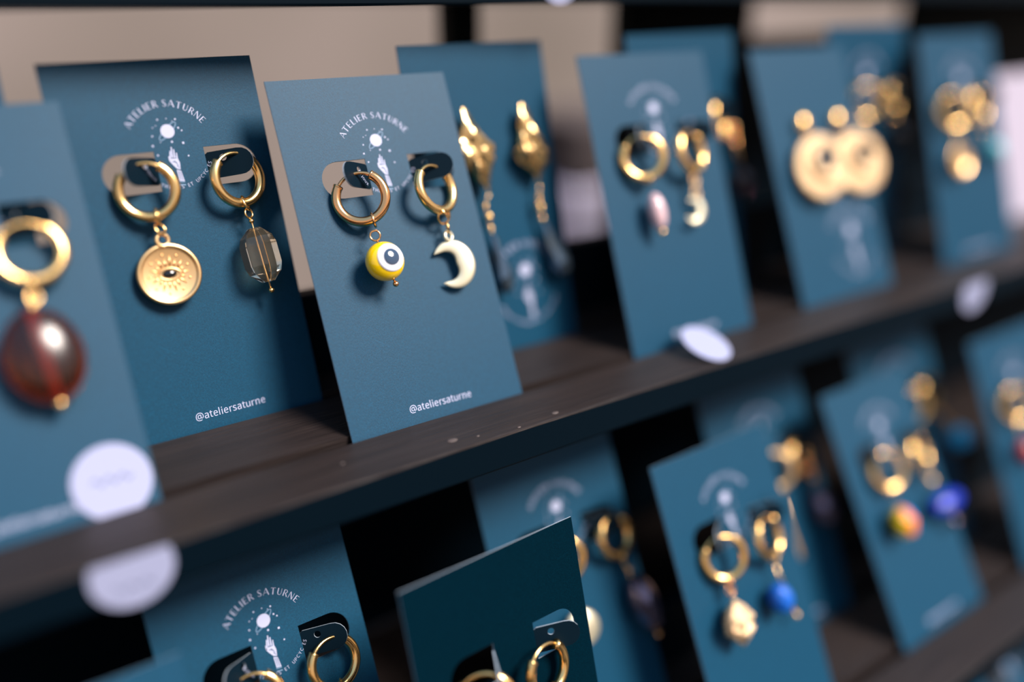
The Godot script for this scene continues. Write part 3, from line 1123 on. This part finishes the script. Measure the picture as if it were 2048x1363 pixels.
func build_sharp_pairs(card: Dictionary) -> void:
	# the card in focus: yellow eye bead and pale moon
	var o := hoop_earring(card.A, Vector3(15.9, 57.7, 3.9), -24.0, "gold hoop with a yellow eye bead on a small wire loop", false, 6.15, 1.22, "rose_gold")
	link(o, Vector3(1.7, -6.2, 0.3), 1.75, 0.34, Vector3(1, 0.1, 0.45), "rose_gold")
	link(o, Vector3(0.6, -10.3, 1.5), 1.25, 0.26, Vector3(-0.4, 0, 1), "rose_gold", "eye_loop")
	pin(o, Vector3(0.75, -11.5, 1.6), Vector3(2.5, -22.9, 2.2), 0.28, "rose_gold")
	evil_eye(o, Vector3(1.2, -17.2, 2.2), axis(Vector3(0.6, -10, 2), Vector3(2.6, -23, 2.2)) * Basis(Vector3.UP, -0.16))
	dot(o, Vector3(2.6, -23.2, 2.2), 0.75, "rose_gold")
	o = hoop_earring(card.A, Vector3(37.2, 57.6, 3.9), 20.0, "gold hoop with a pale moon charm, right of the yellow bead", true, 6.1, 1.25)
	link(o, Vector3(0.5, -6.5, 0.0), 2.0, 0.3, Vector3(0.9, 0.5, 0.6))
	link(o, Vector3(0.2, -7.8, 0.1), 1.9, 0.3, Vector3(0.2, -0.5, 1))
	link(o, Vector3(0.9, -10.6, -0.6), 1.3, 0.33, Vector3(1, 0, 0.4))
	link(o, Vector3(0.7, -12.9, -1.0), 1.2, 0.45, Vector3(0.3, 0, 1), "pale_gold", "charm_loop")
	part(o, "moon", crescent(5.6, 6.4, 2.55), mat.pale_gold, Transform3D(Basis(Vector3(0, 0, 1), 0.10) * Basis(Vector3.UP, -0.25), Vector3(0.6, -20.4, -1.5) * U))

	# the dark teal card: medallion and clear crystal
	o = hoop_earring(card.B, Vector3(16.7, 59.2, 3.9), -16.0, "gold hoop with a round eye medallion", false, 6.3, 1.25)
	link(o, Vector3(0.9, -6.4, 0.2), 1.9, 0.34, Vector3(1, 0.1, 0.3))
	link(o, Vector3(0.9, -9.3, 0.0), 1.3, 0.33, Vector3(0.5, 0.4, 1))
	link(o, Vector3(0.9, -12.0, -0.4), 1.4, 0.5, Vector3(0.1, 0, 1), "satin_gold", "charm_loop")
	medallion(o, Vector3(0.85, -20.2, -0.9), 7.4, Basis(Vector3.UP, -0.12))
	o = hoop_earring(card.B, Vector3(38.8, 59.4, 3.9), 12.0, "gold hoop with a clear champagne faceted crystal", true, 6.25, 1.25)
	link(o, Vector3(0.5, -6.4, 0.0), 1.8, 0.4, Vector3(0.9, 0.3, 0.5))
	link(o, Vector3(0.6, -9.0, 0.5), 1.2, 0.28, Vector3(0.5, 0.1, 1), "gold", "eye_loop")
	dot(o, Vector3(0.7, -11.0, 0.9), 0.65, "gold", "small_bead")
	pin(o, Vector3(0.7, -11.0, 0.9), Vector3(1.6, -28.6, 1.8), 0.24, "satin_gold")
	drop(o, "crystal", cut_bead(7, [Vector2(1.7, -6.9), Vector2(4.3, -4.6), Vector2(5.0, -2.6), Vector2(5.0, 2.6), Vector2(4.3, 4.6), Vector2(1.7, 6.9)], 0.85, false), "champagne", Vector3(0.85, -12.9, 1.2), Vector3(1.5, -26.6, 1.9), 0.2)
	dot(o, Vector3(1.65, -28.9, 1.8), 0.75)

	# amber drop on the near left card
	o = hoop_earring(card.C, Vector3(36.9, 56.4, 4.0), 0.0, "blurred gold hoop with a large amber brown glass drop", true, 6.1, 1.3)
	link(o, Vector3(-0.8, -6.8, 0.2), 1.9, 0.4, Vector3(1, 0, 0.3))
	link(o, Vector3(-1.3, -9.6, 0.6), 1.2, 0.34, Vector3(0.2, 0, 1), "gold", "eye_loop")
	part(o, "glass_drop", ball_mesh(Vector3(7.6, 10.0, 3.6), 40, 24), mat.amber, Transform3D(axis(Vector3(-2.9, -12, 1.2), Vector3(-1.5, -32, 0.8)), Vector3(-2.2, -22.0, 1.2) * U))
	pin(o, Vector3(-2.7, -12.4, 1.2), Vector3(-1.7, -31.6, 0.9), 1.0, "core", "drill_hole")
	pin(o, Vector3(-1.4, -10.8, 1.0), Vector3(-2.7, -12.4, 1.2), 0.3)
	dot(o, Vector3(-1.45, -32.2, 0.9), 1.1)


func leaf_drop(card: Transform3D, top: Vector3, bottom: Vector3, beads: Array, tip: Vector3, seed_: int, label: String) -> void:
	var o := thing("leaf_earring", card * Transform3D(Basis(), top * U), label, "earring", "gold leaf drop earrings")
	var a := Vector3.ZERO
	var b := bottom - top
	drop(o, "gold_leaf", nugget(a.distance_to(b), 12.0, 5.0, seed_, true), "leaf_gold", a, b, 0.1)
	var at := b
	for k in beads.size():
		var p: Vector3 = beads[k] - top
		dot(o, p, 0.95 if k % 2 == 0 else 1.35, "gold", "chain_bead")
		pin(o, at, p, 0.3, "gold", "chain_wire")
		at = p
	var e := tip - top
	pin(o, at, at.lerp(e, 0.25), 0.3, "gold", "chain_wire")
	var c := at.lerp(e, 0.12)
	drop(o, "crystal_drop", cut_bead(7, [Vector2(0.8, -9.5), Vector2(2.6, -8.0), Vector2(3.4, -4.6), Vector2(2.2, 2.0), Vector2(1.1, 7.0), Vector2(0.5, 9.0)], 0.9), "jet", c, e, 0.3)


func build_middle_shelf(card: Dictionary) -> void:
	leaf_drop(card.D, Vector3(16.3, 72.4, 3.4), Vector3(21.2, 47.0, 3.4), [Vector3(19.4, 43.6, 3), Vector3(20.1, 40.4, 3), Vector3(20.3, 37.0, 3)], Vector3(22.2, 19.0, 4.2), 7, "gold leaf earring with a black crystal drop, partly behind the moon card")
	leaf_drop(card.D, Vector3(37.3, 72.2, 3.4), Vector3(40.0, 47.2, 3.4), [Vector3(39.2, 43.4, 3), Vector3(39.3, 40.6, 3), Vector3(39.6, 37.2, 3)], Vector3(44.6, 20.4, 4.2), 12, "right gold leaf earring with a black crystal drop, clear of the moon card")

	var o := hoop_earring(card.E, Vector3(14.4, 57.7, 3.9), -22.0, "gold hoop with a long pale pink bead", false, 6.2, 1.35)
	link(o, Vector3(0.5, -7.0, 0.2), 1.5, 0.34)
	drop(o, "pink_bead", ball_mesh(Vector3(2.6, 5.6, 2.6), 22, 16), "pink_stone", Vector3(0.9, -11.4, 0.5), Vector3(1.4, -22.4, 0.5))
	dot(o, Vector3(1.5, -23.2, 0.5), 0.95)
	o = hoop_earring(card.E, Vector3(33.9, 57.7, 3.9), 16.0, "gold hoop with a chain and tiny moon beside the pink bead", true, 6.1, 1.35)
	for k in 4:
		link(o, Vector3(-0.2 - 0.25 * k, -6.9 - 2.1 * k, -0.3), 1.25, 0.36, Vector3(1, 0, 0.3) if k % 2 == 0 else Vector3(0.1, 0, 1), "satin_gold")
	part(o, "moon", crescent(3.6, 4.2, 1.35), mat.pale_gold, Transform3D(Basis(Vector3(0, 0, 1), -0.35), Vector3(-2.0, -18.4, -1.0) * U))

	o = hoop_earring(card.F, Vector3(36.5, 61.0, 3.9), 25.0, "blurred gold hoop peeping out behind the pink bead card", true, 6.0, 1.3)
	for k in 3:
		dot(o, Vector3(7.0 + 0.3 * k, -3.4 - 2.9 * k, 0.0), 1.5, "rose_gold", "bead")
	drop(o, "dark_crystal", cut_bead(8, cut_oval(8, 11)), "plum_glass", Vector3(9.5, -16.5, 0.6), Vector3(11.0, -28.5, 0.6))
	pin(o, Vector3(0.5, -6.2, 0.0), Vector3(7.0, -3.4, 0), 0.35)
	pin(o, Vector3(7.6, -9.2, 0), Vector3(9.5, -16.5, 0.6), 0.35)

	for k in 2:
		var c: Vector3 = [Vector3(18.6, 46.0, 4.4), Vector3(41.7, 45.9, 3.0)][k]
		var stud: Vector3 = [Vector3(16.8, 62.6, 2.2), Vector3(35.6, 62.6, 2.2)][k]
		o = thing("disc_earring", card.G * Transform3D(Basis(), c * U), ["large open gold disc earring overlapping its neighbour on the left", "large open gold disc earring partly behind the left disc"][k], "earring", "large gold disc earrings")
		part(o, "outer_disc", open_disc(11.6, 5.4, Vector2(0.4, 2.6), 2.6, 0.5, 3 + k), mat.hammered, Transform3D(Basis(Vector3.UP, -0.12), Vector3.ZERO))
		part(o, "inner_disc", open_disc(7.4, 4.0, Vector2(-0.3, 0.3), 2.6, 0.4, 9 + k), mat.hammered, Transform3D(Basis(Vector3.UP, -0.12), Vector3(0.6, 2.2, 2.2) * U))
		part(o, "stud", ball_mesh(Vector3(2.4, 3.2, 1.5), 18, 12), mat.gold, Transform3D(Basis(Vector3(0, 0, 1), -0.3), (stud - c) * U))
		link(o, (stud - c) * 0.72 + Vector3(0, 0, 0.2), 1.5, 0.4, Vector3(1, 0, 0.3))

	o = hoop_earring(card.H, Vector3(19.8, 62.0, 3.9), -22.0, "blurred left gold hoop on the pale card behind the discs", false, 6.0, 1.35)
	o = hoop_earring(card.H, Vector3(37.6, 62.0, 3.9), 14.0, "blurred right gold hoop with a dark blue bead behind the discs", true, 6.0, 1.35)
	link(o, Vector3(0.8, -7.6, 0), 1.5, 0.4)
	drop(o, "blue_bead", cut_bead(8, cut_oval(8, 10)), "dark_glass", Vector3(2.5, -10.5, 0.5), Vector3(4.5, -20.0, 0.5))

	o = hoop_earring(card.I, Vector3(11.5, 59.4, 3.9), -18.0, "blurred gold hoop with a gold coin near the far end", false, 6.2, 1.4)
	link(o, Vector3(0.3, -7.5, 0), 1.6, 0.4)
	part(o, "coin", lathe_mesh("coin", [Vector2(0, -0.6), Vector2(5.6, -0.6), Vector2(6.0, -0.3), Vector2(6.0, 0.4), Vector2(5.6, 0.7), Vector2(5.0, 0.7), Vector2(4.7, 0.4), Vector2(0, 0.4)], 36), mat.satin_gold, Transform3D(Basis(Vector3.RIGHT, PI / 2), Vector3(1.2, -20.0, 0) * U))
	pin(o, Vector3(0.4, -9.0, 0), Vector3(1.0, -14.2, 0), 0.4, "gold", "bail")
	o = hoop_earring(card.I, Vector3(28.0, 60.0, 3.9), 8.0, "blurred gold hoop with a turquoise bead at the far end", true, 6.2, 1.4)
	link(o, Vector3(0.8, -7.5, 0), 1.6, 0.4)
	pin(o, Vector3(1.0, -9.0, 0), Vector3(6.5, -16.0, 0.3), 0.35)
	part(o, "turquoise_bead", ball_mesh(Vector3(3.8, 3.8, 3.4), 24, 14), mat.turquoise, Transform3D(Basis(), Vector3(8.4, -18.5, 0.3) * U))


func build_lower_shelf(card: Dictionary) -> void:
	var o := hoop_earring(card.J, Vector3(18.4, 57.0, 3.9), -18.0, "cropped gold hoop at the bottom edge under the sharp emblem", false, 6.15, 1.2)
	o = hoop_earring(card.J, Vector3(38.6, 57.4, 3.9), 8.0, "sharp gold hoop right of the emblem on the bottom left card", true, 6.15, 1.2)
	link(o, Vector3(0.4, -6.4, 0), 1.8, 0.34)

	o = hoop_earring(card.K, Vector3(14.4, 59.4, 4.6), -40.0, "cropped gold hoop left of centre on the plain dark card", false, 6.1, 1.15)
	o = hoop_earring(card.K, Vector3(32.6, 58.0, 4.2), 10.0, "sharp gold hoop through the bent tab of the plain dark card", true, 6.1, 1.2)
	link(o, Vector3(1.2, -6.0, 0.3), 1.8, 0.32, Vector3(0.9, 0.5, 0.6))
	link(o, Vector3(0.9, -6.9, 0.3), 1.8, 0.32, Vector3(0.2, -0.6, 1))

	o = hoop_earring(card.L, Vector3(21.3, 58.3, 3.9), -18.0, "gold hoop with a pale coin, half hidden by the plain dark card", false, 6.0, 1.3)
	for k in 2:
		link(o, Vector3(0.3, -7.2 - 2.4 * k, 0), 1.4, 0.4, Vector3(1, 0, 0.3) if k == 0 else Vector3(0, 0, 1))
	part(o, "pale_coin", lathe_mesh("pale_coin", [Vector2(0, -0.7), Vector2(4.9, -0.7), Vector2(5.6, -0.2), Vector2(5.6, 0.3), Vector2(4.9, 0.8), Vector2(0, 1.1)], 36), mat.pale_gold, Transform3D(Basis(Vector3.UP, -0.1) * Basis(Vector3.RIGHT, PI / 2), Vector3(1.2, -21.2, 0) * U))
	o = hoop_earring(card.L, Vector3(41.0, 59.1, 3.9), 12.0, "gold hoop with a dark faceted crystal beside the half hidden coin", true, 6.0, 1.3)
	link(o, Vector3(0.8, -7.0, 0), 1.5, 0.38)
	dot(o, Vector3(2.0, -11.4, 0.4), 1.15, "rose_gold", "small_bead")
	pin(o, Vector3(1.0, -8.4, 0), Vector3(6.6, -32.8, 1.2), 0.3)
	drop(o, "crystal", cut_bead(7, cut_oval(9.4, 18)), "lilac_gem", Vector3(2.7, -13.4, 1.0), Vector3(6.4, -31.0, 1.2), 0.4)
	dot(o, Vector3(6.7, -33.3, 1.2), 1.0, "rose_gold")

	o = hoop_earring(card.M, Vector3(15.2, 58.0, 3.9), -22.0, "blurred gold hoop with a textured gold nugget", false, 6.2, 1.3)
	for k in 2:
		link(o, Vector3(-0.6 - 0.3 * k, -7.4 - 2.2 * k, 0), 1.4, 0.42, Vector3(1, 0, 0.3) if k == 0 else Vector3(0, 0, 1), "rose_gold")
	drop(o, "nugget", nugget(14.5, 9.6, 7.0, 31, false), "hammered", Vector3(-1.4, -11.8, 1.0), Vector3(-2.4, -26.4, 1.0))
	o = hoop_earring(card.M, Vector3(35.3, 57.3, 3.9), 12.0, "blurred gold hoop with a round blue bead", true, 6.1, 1.3)
	link(o, Vector3(0.0, -7.2, 0), 1.5, 0.4)
	pin(o, Vector3(-0.6, -8.6, 0), Vector3(2.4, -25.6, 0.4), 0.3)
	drop(o, "blue_bead", cut_bead(9, cut_oval(7.8, 8.8)), "blue_glass", Vector3(-3.6, -13.4, 1.0), Vector3(-2.0, -23.6, 1.0), 0.3)
	dot(o, Vector3(2.4, -26.0, 0.4), 0.95, "satin_gold")

	o = hoop_earring(card.N, Vector3(24.6, 57.4, 3.9), -25.0, "blurred gold hoop with a long thin pale bar at the nugget card's edge", false, 6.0, 1.3, "satin_gold")
	link(o, Vector3(0, -7.2, 0), 1.5, 0.4)
	drop(o, "bar", lathe_mesh("bar", [Vector2(0, -11), Vector2(1.5, -10.6), Vector2(1.7, -9), Vector2(0.8, 2), Vector2(0.5, 11), Vector2(0, 11.1)], 18), "satin_gold", Vector3(-1.2, -10.0, 0), Vector3(0.6, -33.0, 0))
	o = hoop_earring(card.N, Vector3(37.0, 59.0, 3.9), 15.0, "blurred gold hoop with a brown and lilac crystal beyond the nugget card", true, 5.8, 1.3)
	for k in 3:
		dot(o, Vector3(2.6 + 0.4 * k, -2.0 - 3.4 * k, 0.6), 1.6, "rose_gold", "bead")
	drop(o, "crystal", cut_bead(7, cut_oval(9.5, 13)), "lilac_gem", Vector3(3.6, -12.6, 0.8), Vector3(6.2, -28.0, 0.8))

	var rainbow := [Color(0.05, 0.40, 0.85), Color(0.05, 0.35, 0.70), Color(0.20, 0.22, 0.06), Color(0.45, 0.50, 0.05), Color(0.88, 0.74, 0.06), Color(1.0, 0.52, 0.12), Color(0.10, 0.50, 0.88), Color(0.05, 0.36, 0.85)]
	o = hoop_earring(card.O, Vector3(16.7, 58.2, 3.9), -16.0, "blurred gold hoop with a rainbow coated bead", false, 6.2, 1.4)
	link(o, Vector3(-1.6, -7.6, 0), 1.5, 0.4)
	drop(o, "rainbow_bead", cut_bead(8, cut_oval(9.6, 10.4), 1.0, true, rainbow), "coated", Vector3(-3.4, -12.8, 1.4), Vector3(-2.8, -23.0, 1.4))
	o = hoop_earring(card.O, Vector3(36.6, 58.8, 3.9), 14.0, "blurred gold hoop with a long cobalt crystal", true, 6.0, 1.4)
	dot(o, Vector3(1.2, -11.0, 0), 1.7, "satin_gold", "bead")
	pin(o, Vector3(0.8, -6.4, 0), Vector3(1.4, -12.0, 0), 0.35)
	drop(o, "cobalt_crystal", cut_bead(8, cut_oval(8.0, 17)), "cobalt", Vector3(-4.0, -20.5, 1.0), Vector3(12.6, -20.0, 1.0))
	drop(o, "grey_bead", ball_mesh(Vector3(1.7, 4.0, 1.7), 16, 10), "plum_glass", Vector3(3.0, -27.6, 0.6), Vector3(11.0, -27.0, 0.6))

	o = hoop_earring(card.P, Vector3(25.4, 59.4, 3.9), -20.0, "blurred gold hoop half hidden behind the rainbow bead card", false, 6.0, 1.35)
	o = hoop_earring(card.P, Vector3(37.0, 61.8, 3.9), 10.0, "blurred gold hoop with a bright cyan bead", true, 6.0, 1.35)
	pin(o, Vector3(0.8, -6.2, 0), Vector3(4.8, -11.0, 0.2), 0.35)
	dot(o, Vector3(4.6, -10.4, 0.2), 1.6, "rose_gold", "bead")
	part(o, "cyan_bead", ball_mesh(Vector3(4.2, 4.2, 3.8), 24, 14), mat.cyan, Transform3D(Basis(), Vector3(9.6, -21.4, 3.2) * U))
	pin(o, Vector3(4.8, -11.0, 0.2), Vector3(9.0, -17.6, 2.6), 0.35)

	o = hoop_earring(card.Q, Vector3(14.0, 62.0, 3.9), -18.0, "blurred gold hoop with a red bead at the right edge", false, 6.2, 1.4)
	pin(o, Vector3(0, -6.4, 0), Vector3(-1.2, -15.0, 0.4), 0.35)
	part(o, "red_bead", ball_mesh(Vector3(4.0, 4.4, 3.8), 24, 14), mat.red, Transform3D(Basis(), Vector3(-1.4, -18.8, 0.4) * U))
